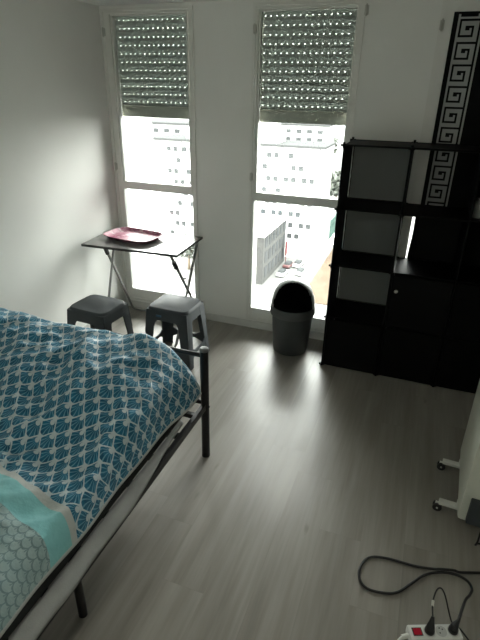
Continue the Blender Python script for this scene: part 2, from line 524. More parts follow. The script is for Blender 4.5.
for c, r_ in ((0, 0), (1, 0), (1, 1), (2, 0), (2, 1)):
    d = rim_panel('door', (NXs[c] + .014, YF - .004, NZs[r_] + .012), (NXs[c + 1] - NXs[c] - .028, 0, 0), (0, 0, NZs[r_ + 1] - NZs[r_] - .024), M['blackp'], fr=.005)
    bm = BM(); kx, kz = NXs[c] + .045, NZs[r_] + .28
    tube(bm, [(kx, YF - .006, kz), (kx, YF - .020, kz)], .007, 10); tube(bm, [(kx, YF - .020, kz), (kx, YF - .028, kz)], .013, 12)
    kb = obj('knob', bm, M['steelgrey'] if (c, r_) == (1, 1) else M['blackp'], d, smooth='auto', shift=s)
    if (c, r_) == (1, 1): kb['label'] = 'shiny metal knob'
for x in NXs:
    for z in NZs:
        for y in (YF, YK):
            bm = BM()
            bmesh.ops.create_uvsphere(bm, u_segments=10, v_segments=6, radius=.0115, matrix=Matrix.Translation((x, y, z)))
            tube(bm, [(x - .019, y, z), (x + .019, y, z)], .008, 8); tube(bm, [(x, y, max(z - .019, .001)), (x, y, z + .019)], .008, 8)
            tube(bm, [(x, y - .016, z), (x, y + .016, z)], .009, 8)
            obj('connector', bm, M['blackp'], sh, smooth='auto', shift=s)
# small things standing in the right-hand column, second row
jar = thing('glass_jar', 'small grey jar with a shiny lid standing in the right column of the black shelf', 'jar', (.345, -.30, 1.192))
b = BM(); lathe(b, [(.0, .0), (.036, .0), (.04, .006), (.04, .085), (.033, .10), (.033, .105), (0, .105)], 24); obj('body', b, plain('grey_jar', (.20, .21, .19), .25), jar, smooth='auto')
b = BM(); lathe(b, [(.0, .105), (.037, .105), (.037, .124), (.034, .127), (0, .127)], 24); obj('lid', b, M['steelgrey'], jar, smooth='auto')

# ------------------------------------------------------------------ swing bin
bn = thing('bin', 'dark grey round swing-top bin standing under the middle window', 'bin', (-.79, -.25, 0))
b = BM(); lathe(b, [(0, .0), (.122, 0), (.131, .006), (.135, .02), (.150, .20), (.157, .325), (.157, .335), (.152, .335), (.13, .02), (0, .02)], 56)
obj('body', b, M['bin'], bn, smooth='auto')
b = BM(); lathe(b, [(.158, .318), (.170, .322), (.174, .335), (.174, .372), (.168, .384), (.168, .388), (.150, .388), (.150, .33)], 56)
obj('rim', b, M['binrim'], bn, smooth='auto')
def dome(b, rx, rz, z0, keep, n=64, m=28, th=0):
    nd = Vector((.20, -.93, .30)).normalized()
    rings = []
    for i in range(m + 1):
        a = math.pi / 2 * i / m
        rings.append([Vector((math.cos(a) ** .88 * math.cos(2 * math.pi * k / n), math.cos(a) ** .88 * math.sin(2 * math.pi * k / n), math.sin(a))) for k in range(n)])
    V = {}
    def vert(i, k):
        k %= n
        if i == m: k = 0
        if (i, k) not in V:
            d = rings[i][k]; V[(i, k)] = b.verts.new((d.x * rx, d.y * rx, z0 + d.z * rz))
        return V[(i, k)]
    for i in range(m):
        for k in range(n):
            c = (rings[i][k] + rings[i][(k + 1) % n] + rings[i + 1][k] + rings[i + 1][(k + 1) % n]) / 4
            if not keep(c.normalized().dot(nd), c): continue
            q = [vert(i, k), vert(i, k + 1), vert(i + 1, k + 1), vert(i + 1, k)]
            u = []
            for v in q:
                if v not in u: u.append(v)
            if len(u) > 2: b.faces.new(u)
b = BM(); dome(b, .167, .222, .384, lambda d, c: d < .40 + .22 * c.z)
o = obj('lid', b, M['bindome'], bn, smooth=True); o['label'] = 'pale grey domed lid'
sm = o.modifiers.new('thick', 'SOLIDIFY'); sm.thickness = .006; sm.offset = -1
b = BM(); dome(b, .159, .214, .384, lambda d, c: d < .36 + .22 * c.z); obj('swing_flap', b, M['bindark'], bn, smooth=True)['label'] = 'black flap swung open inside'
b = BM(); lathe(b, [(.0, .345), (.1485, .345), (.1485, .3895), (.160, .3915)], 40); obj('shade_ring', b, M['bindark'], bn)  # added black disc and ring, painting the shade inside the rim

# ------------------------------------------------------------------ folding table
tb = thing('folding_table', 'grey rectangular folding table on crossed tubes in front of the left window', 'table', (-2.018, -.344, 0), R(2.96))
L2, D2, TZ = .400, .255, .78
b = BM(); box(b, -L2, L2, -D2, D2, TZ - .006, TZ, bev=.002); obj('tabletop', b, M['tabletop'], tb)
b = BM()
for a in ((-L2 - .004, L2 + .004, -D2 - .004, -D2 + .004), (-L2 - .004, L2 + .004, D2 - .004, D2 + .004), (-L2 - .004, -L2 + .004, -D2, D2), (L2 - .004, L2 + .004, -D2, D2)):
    box(b, *a, TZ - .018, TZ + .001, bev=.002)
obj('edge_band', b, M['tableedge'], tb)['label'] = 'black edge trim'
TI = Matrix.Rotation(R(-2.96), 4, 'Z') @ Matrix.Translation((2.018, .344, 0))
def uleg(lt, lf, rf, rt, r=.0105):
    """U-shaped tube: left top, left foot, right foot, right top"""
    lt, lf, rf, rt = (Vector(q) for q in (lt, lf, rf, rt)); bm = BM()
    ax = (rf - lf).normalized()
    path = [lt] + [lt.lerp(lf, q) for q in (.3, .6, .88, .95)] + [lt.lerp(lf, .985) + ax * .008, lf + ax * .035, rf - ax * .035, rt.lerp(rf, .985) - ax * .008] + [rt.lerp(rf, q) for q in (.95, .88, .6, .3)] + [rt]
    tube(bm, [TI @ q for q in path], r, 10)
    return bm
ZL = TZ - .02
obj('leg', uleg((-2.352, -.43, ZL), (-2.352, -.07, .0106), (-1.652, -.045, .0106), (-1.652, -.575, ZL)), M['steel'], tb, smooth='auto')
obj('leg', uleg((-2.330, -.28, ZL), (-2.330, -.55, .0106), (-1.630, -.62, .0106), (-1.630, -.165, ZL)), M['steel'], tb, smooth='auto')
for p in ((-2.341, -.347, .58), (-1.641, -.40, .53)):
    b = BM(); q = TI @ Vector(p); tube(b, [q - Vector((.016, 0, 0)), q + Vector((.016, 0, 0))], .006, 8); obj('pivot_bolt', b, M['steel'], tb)
for p, d in (((-2.352, -.43, ZL), (0, .36, -.75)), ((-1.652, -.575, ZL), (0, .53, -.75))):
    b = BM(); q = TI @ Vector(p); d = Vector(d).normalized(); tube(b, [q + d * .07, q + d * .14], .017, 8); obj('leg_clip', b, M['tableedge'], tb)
    b = BM(); box(b, q.x - .02, q.x + .035, -.24, .24, TZ - .017, TZ - .008); obj('rail', b, M['tableedge'], tb)

# tray lying on the table
tr = thing('tray', 'pink marbled serving tray with rounded corners lying on the folding table', 'tray', (-2.125, -.318, TZ + .0015), R(-8))
def ring(a, c, z, n=64, p=4.0):
    out = []
    for k in range(n):
        th = 2 * math.pi * k / n; cs, sn = math.cos(th), math.sin(th)
        out.append((a * math.copysign(abs(cs) ** (2 / p), cs), c * math.copysign(abs(sn) ** (2 / p), sn), z))
    return out
def loft(b, rings, cap0=True, cap1=True, mi=None):
    R_ = [[b.verts.new(p) for p in r] for r in rings]; n = len(R_[0])
    for i in range(len(R_) - 1):
        for k in range(n):
            f = b.faces.new((R_[i][k], R_[i][(k + 1) % n], R_[i + 1][(k + 1) % n], R_[i + 1][k]))
            if mi: f.material_index = mi[i]
    if cap0: b.faces.new(list(reversed(R_[0])))
    if cap1: b.faces.new(R_[-1])
b = BM()
loft(b, [ring(.185, .120, 0), ring(.195, .130, .002), ring(.218, .152, .026), ring(.228, .162, .029), ring(.229, .163, .032), ring(.221, .155, .032), ring(.197, .131, .010), ring(.18, .115, .006)], True, True)
obj('dish', b, M['tray'], tr, smooth='auto')
b = BM(); loft(b, [ring(.2215, .1555, .0265), ring(.2295, .1635, .0285), ring(.2300, .1640, .031), ring(.2292, .1632, .0315)], False, False)
obj('edge', b, M['trayrim'], tr, smooth=True)['label'] = 'brown edge'

# ------------------------------------------------------------------ stools
def make_stool():
    t = thing('stool', 'grey plastic stool in front of the folding table, left one against the white wall', 'stool', (-2.095, -.915, 0), R(-4), group='grey plastic stools')
    HZ, wx, wy = .45, .163, .142
    b = BM()
    loft(b, [ring(wx + .004, wy + .004, HZ - .03, 64, 6), ring(wx + .002, wy + .002, HZ - .012, 64, 6), ring(wx - .006, wy - .006, HZ - .002, 64, 6), ring(wx - .02, wy - .02, HZ, 64, 6),
             ring(wx * .62, wy * .62, HZ + .001, 64, 6), ring(wx * .58, wy * .58, HZ + .0025, 64, 5)], False, True)
    obj('seat', b, M['stool'], t, smooth='auto')
    sp = .036                                                         # splay of the feet
    def outer(u, z):                                                  # u in -1..1 along a side
        k = (HZ - z) / HZ
        return k * sp
    def side(fn, half):
        """apron: upper band whose lower edge drops in a round arch into the legs"""
        bm = BM(); n = 32; top, low, inn = [], [], []
        for i in range(n + 1):
            u = -1 + 2 * i / n
            a = max(0, (abs(u) - .42) / .26); zl = .355 - .115 * min(1, a) ** 2.5 if a < 1 else .24
            zt = HZ - .025
            top.append((bm.verts.new(fn(u, zt, 0)), bm.verts.new(fn(u, zt, .006))))
            low.append((bm.verts.new(fn(u, zl, 0)), bm.verts.new(fn(u, zl, .006))))
        for i in range(n):
            bm.faces.new((top[i][0], top[i + 1][0], low[i + 1][0], low[i][0])); bm.faces.new((top[i][1], top[i + 1][1], low[i + 1][1], low[i][1]))
            bm.faces.new((low[i][0], low[i + 1][0], low[i + 1][1], low[i][1]))
        return bm
    def fx(sy): return lambda u, z, d: (u * (wx + outer(u, z)) * .97, sy * (wy + outer(u, z) - d), z)
    def fy(sx): return lambda u, z, d: (sx * (wx + outer(u, z) - d), u * (wy + outer(u, z)) * .97, z)
    sides = (fx(-1), fx(1), fy(-1), fy(1))
    for fn in sides: obj('apron', side(fn, 0), M['stool'], t, smooth='auto')
    for fn in sides:                                                  # stretcher low between the legs
        bm = BM(); n = 20; V = []
        for i in range(n + 1):
            u = -.72 + 1.44 * i / n; w = .03 * max(0, (abs(u) - .4) / .3)
            V.append([bm.verts.new(fn(u, z, d)) for z, d in ((.125 + w, .001), (.095 - w, .001), (.095 - w, .007), (.125 + w, .007))])
        for i in range(n):
            for k in range(4): bm.faces.new((V[i][k], V[i + 1][k], V[i + 1][(k + 1) % 4], V[i][(k + 1) % 4]))
        obj('stretcher', bm, M['stool'], t, smooth='auto')
    for sx in (-1, 1):
        for sy in (-1, 1):
            bm = BM(); V = []
            for z, q in ((HZ - .02, .085), (.30, .074), (.12, .066), (.004, .060), (0, .064)):
                X, Y = wx + outer(0, z) + .001, wy + outer(0, z) + .001; d = .008; r = .018
                loop = [(X - q, Y), (X - r, Y), (X - r * .3, Y - r * .3), (X, Y - r), (X, Y - q), (X - d, Y - q), (X - d, Y - r - d), (X - r * .3 - d, Y - r * .3 - d), (X - r - d, Y - d), (X - q, Y - d)]
                V.append([bm.verts.new((sx * p, sy * p2, z)) for p, p2 in loop])
            n = len(V[0])
            for i in range(len(V) - 1):
                for k in range(n): bm.faces.new((V[i][k], V[i][(k + 1) % n], V[i + 1][(k + 1) % n], V[i + 1][k]))
            bm.faces.new(V[0]); bm.faces.new(V[-1])
            obj('leg', bm, M['stool'], t, smooth='auto')
    return t
st = make_stool()
s2 = copy_tree(st); s2.location = (-1.578, -.682, 0); s2.rotation_euler = (0, 0, R(-1))
s2['label'] = 'grey plastic stool with a small blue sticker, right one nearer the window pier'
b = BM(); box(b, -.075, -.035, -.1585, -.1525, .388, .402); obj('sticker', b, M['label_blue'], s2)['label'] = 'small blue sticker'

# ------------------------------------------------------------------ bed
BX, BXL, YFT, YHD = -.908, -2.395, -1.642, -3.60
bd = thing('bed', 'black tubular metal bed frame along the left wall', 'bed', (-1.65, -2.6, 0))
s = (-1.65, -2.6, 0)
for x in (BX, BXL):
    for y, h in ((YFT, .682), (YHD, .95)):
        b = BM(); tube(b, [(x, y, 0), (x, y, h)], .0225, 16); tube(b, [(x, y, 0), (x, y, .012)], .0235, 16)
        p = obj('post', b, M['metal_black'], bd, smooth='auto', shift=s)
        b = BM(); tube(b, [(x, y, h), (x, y, h + .010), (x, y, h + .018), (x, y, h + .020)], .02, 16, rr=[.0245, .0245, .018, .004])
        obj('cap', b, M['cap'], p, smooth='auto', shift=s)
        b = BM(); tube(b, [(x - .012, y, h * .5 if y == YFT else .4), (x + .027, y, h * .5 if y == YFT else .4)], .006, 8)
        obj('bolt', b, M['metal_black'], p, shift=s)
for y, h in ((YFT, .652), (YFT, .36), (YHD, .92), (YHD, .5)):
    b = BM(); tube(b, [(BX, y, h), (BXL, y, h)], .0125, 12); obj('foot_rail' if y == YFT else 'head_rail', b, M['metal_black'], bd, smooth='auto', shift=s)
for x in (BX, BXL):
    b = BM(); box(b, x - .012, x + .012, YHD, YFT, .325, .365, bev=.004); obj('side_rail', b, M['metal_black'], bd, shift=s)
for x in (-1.005, -2.30):
    b = BM(); tube(b, [(x, YHD + .03, .352), (x, YFT - .11, .352)], .014, 10); obj('inner_rail', b, M['metal_black'], bd, smooth='auto', shift=s)
for k in range(11):
    y = YFT - .115 - k * .178
    b = BM(); box(b, BXL, BX, y - .012, y + .012, .340, .364); obj('slat', b, M['metal_black'], bd, shift=s)
for x in (-.985, -2.33):
    b = BM(); tube(b, [(x, -2.665, 0), (x, -2.665, .34)], .0175, 14); obj('leg', b, M['metal_black'], bd, smooth='auto', shift=s)

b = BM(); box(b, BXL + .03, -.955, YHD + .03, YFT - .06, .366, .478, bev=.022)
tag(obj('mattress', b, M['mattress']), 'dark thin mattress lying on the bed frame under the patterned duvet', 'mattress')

# loose pale sheet hanging out between mattress and rail
b = BM(); prof = [(-.953, .372), (-.946, .378), (-.935, .384), (-.917, .378), (-.896, .371), (-.890, .362), (-.889, .346)]
prev = None
for i in range(121):
    y = -1.86 - i * (1.72 / 120); grow = min(1, max(0, (-1.84 - y) / .55)); row = []
    for j, (x, z) in enumerate(prof):
        w = noise.noise(Vector((x * 8, y * 7, 1.3))) * .012
        out = x
        xx = -.953 + (out + .953) * (.30 + .70 * grow) + w * .6 * (j > 1)
        zz = z if grow > .98 or j < 3 else z + (1 - grow) * .012
        if j >= 5: zz = prof[4][1] - (prof[4][1] - z) * (max(0, grow - .55) / .45) * (.75 + 12 * abs(w))
        row.append(b.verts.new((xx, y, zz + abs(w) * .4)))
    if prev:
        for j in range(len(prof) - 1): b.faces.new((prev[j], prev[j + 1], row[j + 1], row[j]))
    prev = row
o = tag(obj('bed_sheet', b, M['sheet'], smooth=True), 'pale grey sheet hanging loose over the bed side rail below the duvet', 'sheet')
sm = o.modifiers.new('thick', 'SOLIDIFY'); sm.thickness = .002; sm.offset = 1

# duvet
def sstep(a, b_, x):
    t_ = min(1, max(0, (x - a) / (b_ - a))); return t_ * t_ * (3 - 2 * t_)
def xr(y):
    q = sstep(-2.0, -1.72, y)
    return -.945 + .032 * q + .010 * noise.noise(Vector((y * 4, 0, 5)))
YDF, YDH, XDL = -1.672, -3.60, -2.415
ZB = .47
def dz(x, y):
    foot = sstep(-2.5, -1.85, y)
    T = .575 + .168 * foot - .075 * foot * sstep(-1.22, -.95, x)
    T += .018 * math.sin(x * 5.2 + 1.0) * foot
    # folds
    p = Vector((x * 3.0 + y * 1.6, y * 2.2 - x * 1.4, .4))
    f1 = 1 - abs(noise.noise(p)) * 2.4
    f2 = 1 - abs(noise.noise(Vector((x * 9 + y * 5, y * 4 - x * 3, 2.2)))) * 2
    f3 = noise.noise(Vector((x * 16, y * 16, 7.7)))
    f4 = 1 - abs(noise.noise(Vector((x * 5 - y * 7, y * 3 + x * 4, 4.1)))) * 2.2
    ff = .35 + .65 * sstep(0, .25, YDF - y)
    T += ff * (.030 * (f1 - .4) + .016 * (f2 - .4) + .014 * (f4 - .4) + .006 * f3)
    dr = xr(y) - x
    Rr = .050 + .13 * sstep(-2.1, -1.75, y)
    e1 = min(1, max(0, dr / Rr)); e1 = math.sqrt(max(0, 1 - (1 - e1) ** 2))
    df = YDF - y; e2 = min(1, max(0, df / .07)); e2 = math.sqrt(max(0, 1 - (1 - e2) ** 2))
    dl = x - XDL; e3 = min(1, max(0, dl / .08)); e3 = math.sqrt(max(0, 1 - (1 - e3) ** 2))
    zb = ZB - .022
    return zb + (T - zb) * min(e1, 1) * (.35 + .65 * e2) * (.3 + .7 * e3)
b = BM(); NXd, NYd = 130, 165
uvl = b.loops.layers.uv.new('UVMap')
ss = lambda q: 1 - (1 - q) ** 1.9
G, UVc = [], {}
for i in range(NYd + 1):
    y = YDH + (YDF - YDH) * (ss(i / NYd) * .5 + i / NYd * .5); row = []
    acc = 0; pz = None
    X1 = xr(y); line = []
    for j in range(NXd + 1):
        q = j / NXd; x = XDL + (X1 - XDL) * (ss(q) * .5 + q * .5)
        line.append((x, dz(x, y)))
    # arclength from x=-1.3 for the print
    us = [0]
    for j in range(1, NXd + 1): us.append(us[-1] + math.hypot(line[j][0] - line[j - 1][0], (line[j][1] - line[j - 1][1]) * .8))
    jref = min(range(NXd + 1), key=lambda k: abs(line[k][0] + 1.3)); base = us[jref] - line[jref][0]
    for j, (x, z) in enumerate(line):
        v = b.verts.new((x, y, z)); UVc[v] = (us[j] - base, y); row.append(v)
    # hem: a short pale skirt below the rounded edge, tucked inwards
    x, z = line[-1]
    v = b.verts.new((x + .004, y, z - .012)); UVc[v] = (us[-1] - base + .03, y); row.append(v)
    v = b.verts.new((x - .003, y, z - .013)); UVc[v] = (us[-1] - base + .06, y); row.append(v)
    G.append(row)
for i in range(NYd):
    for j in range(len(G[0]) - 1):
        f = b.faces.new((G[i][j], G[i][j + 1], G[i + 1][j + 1], G[i + 1][j]))
        f.material_index = 1 if j >= NXd else 0
        for l in f.loops: l[uvl].uv = UVc[l.vert]
o = obj('duvet', b, [M['duvet'], M['lining']], smooth=True)
tag(o, 'crumpled blue and turquoise shell print duvet spread over the bed', 'duvet')

# ------------------------------------------------------------------ wheeled heater at the right edge
ht = thing('heater', 'white portable heater on small castors at the right edge of the floor', 'heater', (.405, -1.70, 0), R(-3.6))
# local frame: x to the right, y into the room (0 .. .52)
b = BM(); box(b, 0, .23, 0, .53, .085, .72, bev=.016); obj('body', b, M['heater'], ht, smooth='auto')
b = BM()
for k in range(9): box(b, -.003, .004, .06 + k * .048, .085 + k * .048, .62, .69)
obj('air_slots', b, M['heater_dark'], ht)
b = BM(); box(b, .035, .20, -.030, .004, .10, .235, bev=.008); obj('cord_box', b, M['heater_dark'], ht)['label'] = 'dark grey box at the end of the heater'
b = BM(); box(b, .07, .16, -.006, .004, .44, .54, bev=.004); obj('grip', b, M['heater_dark'], ht)['label'] = 'dark recessed grip'
for yy in (.115, .43):
    b = BM(); box(b, -.080, .268, yy - .016, yy + .016, .045, .064, bev=.004); box(b, .0, .23, yy - .016, yy + .016, .06, .088)
    f = obj('foot', b, M['castorw'], ht)
    for xx in (-.082, .270):
        b = BM(); tube(b, [(xx, yy - .015, .022), (xx, yy - .006, .022)], .022, 18); tube(b, [(xx, yy + .006, .022), (xx, yy + .015, .022)], .022, 18)
        tube(b, [(xx, yy - .006, .022), (xx, yy + .006, .022)], .008, 10)
        obj('wheel', b, M['rubber'], f, smooth='auto')
        b = BM(); box(b, xx - .012, xx + .012, yy - .0045, yy + .0045, .018, .05); tube(b, [(xx, yy - .018, .022), (xx, yy + .018, .022)], .005, 8)
        obj('fork', b, M['castorw'], f)
# cord of the heater on the floor, running off to the right
b = BM(); tube(b, smooth_path([(.505, -1.748, .12), (.500, -1.768, .05), (.500, -1.75, .0075), (.522, -1.735, .0065), (.60, -1.76, .0065), (.70, -1.80, .0065), (.76, -1.84, .0065)]), .0045, 8)
tag(obj('black_cord', b, M['rubber'], smooth=True), 'short black cord lying on the floor under the dark box of the heater', 'cord')

# ------------------------------------------------------------------ power strip and its cables
ps = thing('power_strip', 'white socket strip with a red switch lying on the floor at the bottom right', 'power strip', (.322, -2.264, 0), R(22))
b = BM(); box(b, -.100, .100, -.029, .029, .001, .042, bev=.007); obj('body', b, M['strip'], ps, smooth='auto')
SX = [-.022, .024, .069]
for x in SX:
    b = BM(); lathe(b, [(.0208, .0418), (.0208, .0432), (.0192, .0432), (.0186, .0425), (.0, .0425)], 28, (x, 0)); o = obj('socket', b, M['stripd'], ps, smooth='auto')
    b = BM()
    for dy in (-.0095, .0095): tube(b, [(x + dy * .7, dy * .7, .0425), (x + dy * .7, dy * .7, .0433)], .0026, 10)
    tube(b, [(x - .004, .011, .0425), (x - .004, .011, .0455)], .0022, 8)
    obj('pin_hole', b, M['rubber'], o)
b = BM(); box(b, -.083, -.053, -.0125, .0125, .041, .0455, bev=.002); o = obj('rocker_switch', b, M['red'], ps); o['label'] = 'red rocker switch'
b = BM(); box(b, -.0865, -.0495, -.0155, .0155, .0415, .0430); obj('switch_surround', b, M['rubber'], ps)
b = BM(); tube(b, smooth_path([(-.098, 0, .021), (-.125, -.006, .018), (-.15, -.022, .010), (-.19, -.055, .007), (-.25, -.12, .007), (-.28, -.22, .007)]), .0058, 10, rr=None)
tube(b, [(-.098, 0, .021), (-.125, -.005, .0185)], .009, 10)
obj('cord', b, M['strip'], ps, smooth='auto')['label'] = 'white cord'
A22 = Matrix.Translation((.322, -2.264, 0)) @ Matrix.Rotation(R(22), 4, 'Z')
def W_(x, y, z): return A22 @ Vector((x, y, z))
def plug(parent_name, label, sx, dirv, path, r, tagw=False):
    p0 = W_(sx, 0, .0436)
    t = thing(parent_name, label, 'cable', p0)
    bm = BM(); d = Vector(dirv).normalized()
    tube(bm, [p0, p0 + Vector((0, 0, .012)), p0 + Vector((0, 0, .014))], .018, 20, rr=[.0178, .0178, .0172])
    q0 = p0 + Vector((0, 0, .014))
    tube(bm, [q0, q0 + Vector((0, 0, .010)) + d * .004, q0 + Vector((0, 0, .016)) + d * .016, q0 + Vector((0, 0, .018)) + d * .034], .015, 14, rr=[.0165, .015, .010, .0055])
    obj('plug', bm, M['rubber'], t, smooth='auto', shift=p0)
    start = q0 + Vector((0, 0, .018)) + d * .030
    bm = BM(); pp = smooth_path([start] + [Vector(p) for p in path], 8); tube(bm, pp, r, 10)
    obj('cord', bm, M['rubber'], t, smooth=True, shift=p0)
    return t, pp, p0
zf = .0056
plug('power_cable', 'thick black cable looping across the floor from the right-hand socket of the white strip', SX[2], (.055, .10, 0),
     [(.437, -2.085, .035), (.462, -2.03, .012), (.473, -1.99, zf), (.455, -1.958, zf), (.408, -1.945, zf), (.347, -1.958, zf), (.286, -1.995, zf), (.235, -2.055, zf), (.182, -2.119, zf), (.131, -2.144, zf),
      (.062, -2.151, zf), (.025, -2.121, zf), (.017, -2.063, zf), (.044, -1.999, zf), (.115, -1.971, zf), (.243, -1.965, zf), (.320, -1.956, zf * 2), (.347, -1.951, zf * 3), (.40, -1.936, zf * 3), (.43, -1.926, zf), (.511, -1.898, zf), (.62, -1.87, zf), (.76, -1.90, zf)], .0056)
t2, pp, p0 = plug('thin_cable', 'thin black cable with a pale tag arching up from the socket beside the red switch', SX[0], (.004, .03, .03),
     [(.303, -2.19, .10), (.315, -2.14, .112), (.332, -2.125, .112), (.350, -2.14, .095), (.372, -2.172, .05), (.392, -2.187, .015), (.425, -2.195, .004), (.47, -2.26, .004), (.50, -2.36, .004)], .0030)
b = BM(); q = pp[2:9]; tube(b, [pp[6], pp[9]], .0052, 10)
obj('tag', b, M['tag'], t2, shift=p0)['label'] = 'pale cable tag'

# ------------------------------------------------------------------ outdoors, seen from high up
GZ = -40.0
b = BM(); box(b, -500, 400, 20, 1400, GZ - 1, GZ); struct('ground', b, M['asphalt'], 'pale street level far below the windows', 'ground')
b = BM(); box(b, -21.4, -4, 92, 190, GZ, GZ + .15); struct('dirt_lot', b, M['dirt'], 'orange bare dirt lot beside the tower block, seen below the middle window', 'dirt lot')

ab = thing('apartment_block', 'long pale apartment block with rows of small windows outside', 'building', (-46, 126, GZ))
s = (-46, 126, GZ); BX0, BX1, BY0, BY1, BZ1 = -71, -23.8, 120, 132, -11.6
b = BM(); box(b, BX0, BX1, BY0, BY1, GZ, BZ1); obj('wall', b, M['block'], ab, shift=s)
b = BM(); box(b, BX0 - .3, BX1 + .3, BY0 - .4, BY1 + .4, BZ1, BZ1 + .55); obj('roof_edge', b, M['roofedge'], ab, shift=s)
b = BM(); box(b, -42, -36.5, 122, 130, BZ1 + .5, BZ1 + 3.2); obj('roof_housing', b, M['block2'], ab, shift=s)
b = BM(); box(b, -62, -56, 122, 130, BZ1 + .5, BZ1 + 3.0); obj('roof_housing', b, M['block2'], ab, shift=s)
wm = BM(); box(wm, -.62, .62, -.12, .05, -.62, .62); wm0 = None
nwin = 0
for fl in range(9):
    zc = BZ1 - 2.0 - fl * 2.9
    for c in range(9):
        xc = BX0 + 6.0 + c * 4.75 + (1.4 if fl % 2 else -.4)
        if (c + fl * 2) % 5 == 3 or xc > BX1 - 2: continue
        for dx in ((-.95, .95) if (c * 3 + fl) % 4 != 1 else (0.,)):
            if nwin >= 98: break
            if wm0 is None:
                o = obj('window', wm, M['win'], ab); wm0 = o
            else:
                o = wm0.copy(); COL.objects.link(o)
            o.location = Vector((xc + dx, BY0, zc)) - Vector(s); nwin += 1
for k in range(5):
    b = BM(); x = BX0 + 8.6 + k * 9.4; box(b, x - .10, x + .10, BY0 - .10, BY0 + .1, GZ, BZ1); obj('joint_strip', b, M['roofedge'], ab, shift=s)

tw = thing('tower_block', 'bare white tower standing close outside the left window', 'building', (-53, 64, GZ))
s = (-53, 64, GZ)
b = BM(); box(b, -62, -43.6, 58, 72, GZ, 3.0); obj('wall', b, M['block2'], tw, shift=s)
b = BM(); box(b, -62.3, -43.4, 57.7, 72.2, 3.0, 3.6); obj('roof_edge', b, M['block2'], tw, shift=s)

lb = thing('low_building', 'low grey building with tall windows outside, left of the dirt lot', 'building', (-38, 107, GZ))
s = (-38, 107, GZ)
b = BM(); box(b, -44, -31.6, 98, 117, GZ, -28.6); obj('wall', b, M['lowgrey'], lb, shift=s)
b = BM(); box(b, -44.2, -31.4, 97.7, 117.3, -28.6, -28.1); obj('roof_edge', b, M['block2'], lb, shift=s)
for fl in range(3):
    for k in range(6):
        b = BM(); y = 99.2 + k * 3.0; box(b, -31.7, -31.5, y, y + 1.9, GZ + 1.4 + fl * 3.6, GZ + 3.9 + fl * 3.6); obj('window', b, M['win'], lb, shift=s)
b = BM(); box(b, -30.7, -30.45, 114.0, 115.2, GZ + 2.5, GZ + 6.0, bev=.05)
box(b, -30.65, -30.5, 114.5, 114.7, GZ, GZ + 2.6)
tag(obj('banner', b, M['redsign']), 'red upright banner on the end of the low grey building', 'sign')

b = BM(); box(b, -22.6, -22.2, 95, 190, GZ, GZ + 2.2); box(b, -22.75, -22.05, 95, 190, GZ + 2.2, GZ + 2.4)
tag(obj('boundary_wall', b, M['block2']), 'low white wall along the edge of the orange dirt lot', 'wall')
fe = thing('green_fence', 'tall green mesh fence beyond the white wall of the dirt lot', 'fence', (-23, 150, GZ))
b = BM()
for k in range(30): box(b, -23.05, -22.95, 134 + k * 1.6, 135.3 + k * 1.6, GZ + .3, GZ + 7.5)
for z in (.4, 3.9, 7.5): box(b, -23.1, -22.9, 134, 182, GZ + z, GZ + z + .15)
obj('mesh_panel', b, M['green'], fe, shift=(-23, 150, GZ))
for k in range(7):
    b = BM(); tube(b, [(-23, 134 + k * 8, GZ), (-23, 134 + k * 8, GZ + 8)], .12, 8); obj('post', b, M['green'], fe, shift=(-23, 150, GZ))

def car(x, y, rz, paint, label):
    t = thing('car', label, 'car', (x, y, GZ), rz, group='cars parked in the street')
    bm = BM(); box(bm, -2.1, 2.1, -.88, .88, .35, .92, bev=.18); obj('body', bm, paint, t, smooth='auto')
    bm = BM(); vs = box(bm, -1.25, 1.1, -.78, .78, .88, 1.48)
    for v in vs:
        if v.co.z > 1.2: v.co.x *= .7; v.co.y *= .86
    obj('cabin', bm, M['win'], t)
    for sx in (-1.3, 1.3):
        for sy in (-.8, .8):
            bm = BM(); tube(bm, [(sx, sy - .11, .33), (sx, sy + .11, .33)], .33, 16); obj('wheel', bm, M['tyre'], t, smooth='auto')
car(-29.2, 112.5, R(84), M['card'], 'dark red car parked beside the low grey building')
car(-27.0, 114.0, R(84), M['carw'], 'white car parked nearest the tower block entrance')
car(-29.0, 106.0, R(86), M['carw'], 'white car parked behind the dark red car')
car(-25.0, 108.5, R(86), M['carw'], 'white car alone by the low boundary wall')

def tree(x, y, h, r, label, seed):
    t = thing('tree', label, 'tree', (x, y, GZ)); rnd = random.Random(seed)
    bm = BM(); tube(bm, [(0, 0, 0), (.1, .05, h * .3), (0, .1, h * .62)], .3, 8, rr=[.36, .26, .16])
    for k in range(4):
        a = k * 1.6; tube(bm, [(0, 0, h * .4), (math.cos(a) * r * .5, math.sin(a) * r * .5, h * .65)], .1, 6)
    obj('trunk', bm, M['bark'], t, smooth=True)
    bm = BM()
    for k in range(420):
        d = Vector((rnd.gauss(0, 1), rnd.gauss(0, 1), rnd.gauss(0, 1))).normalized() * (rnd.random() ** .4)
        c = Vector((d.x * r, d.y * r, h * .66 + d.z * h * .32)); q = r * .16
        ax = Vector((rnd.gauss(0, 1), rnd.gauss(0, 1), rnd.gauss(0, 1))).normalized(); a2 = ax.orthogonal().normalized(); a3 = ax.cross(a2)
        bm.faces.new([bm.verts.new(c + a2 * q), bm.verts.new(c + a3 * q * .7), bm.verts.new(c - a2 * q), bm.verts.new(c - a3 * q * .7)])
    obj('crown', bm, M['leaf'], t)
tree(-52.0, 101.0, 9, 3.4, 'bushy tree by the street seen under the folding table', 1)
tree(-30.5, 186.0, 14, 6.0, 'tall tree far behind the green mesh fence', 2)
tree(-25.0, 196.0, 13, 5.5, 'rounder tree right of the tall one behind the fence', 3)
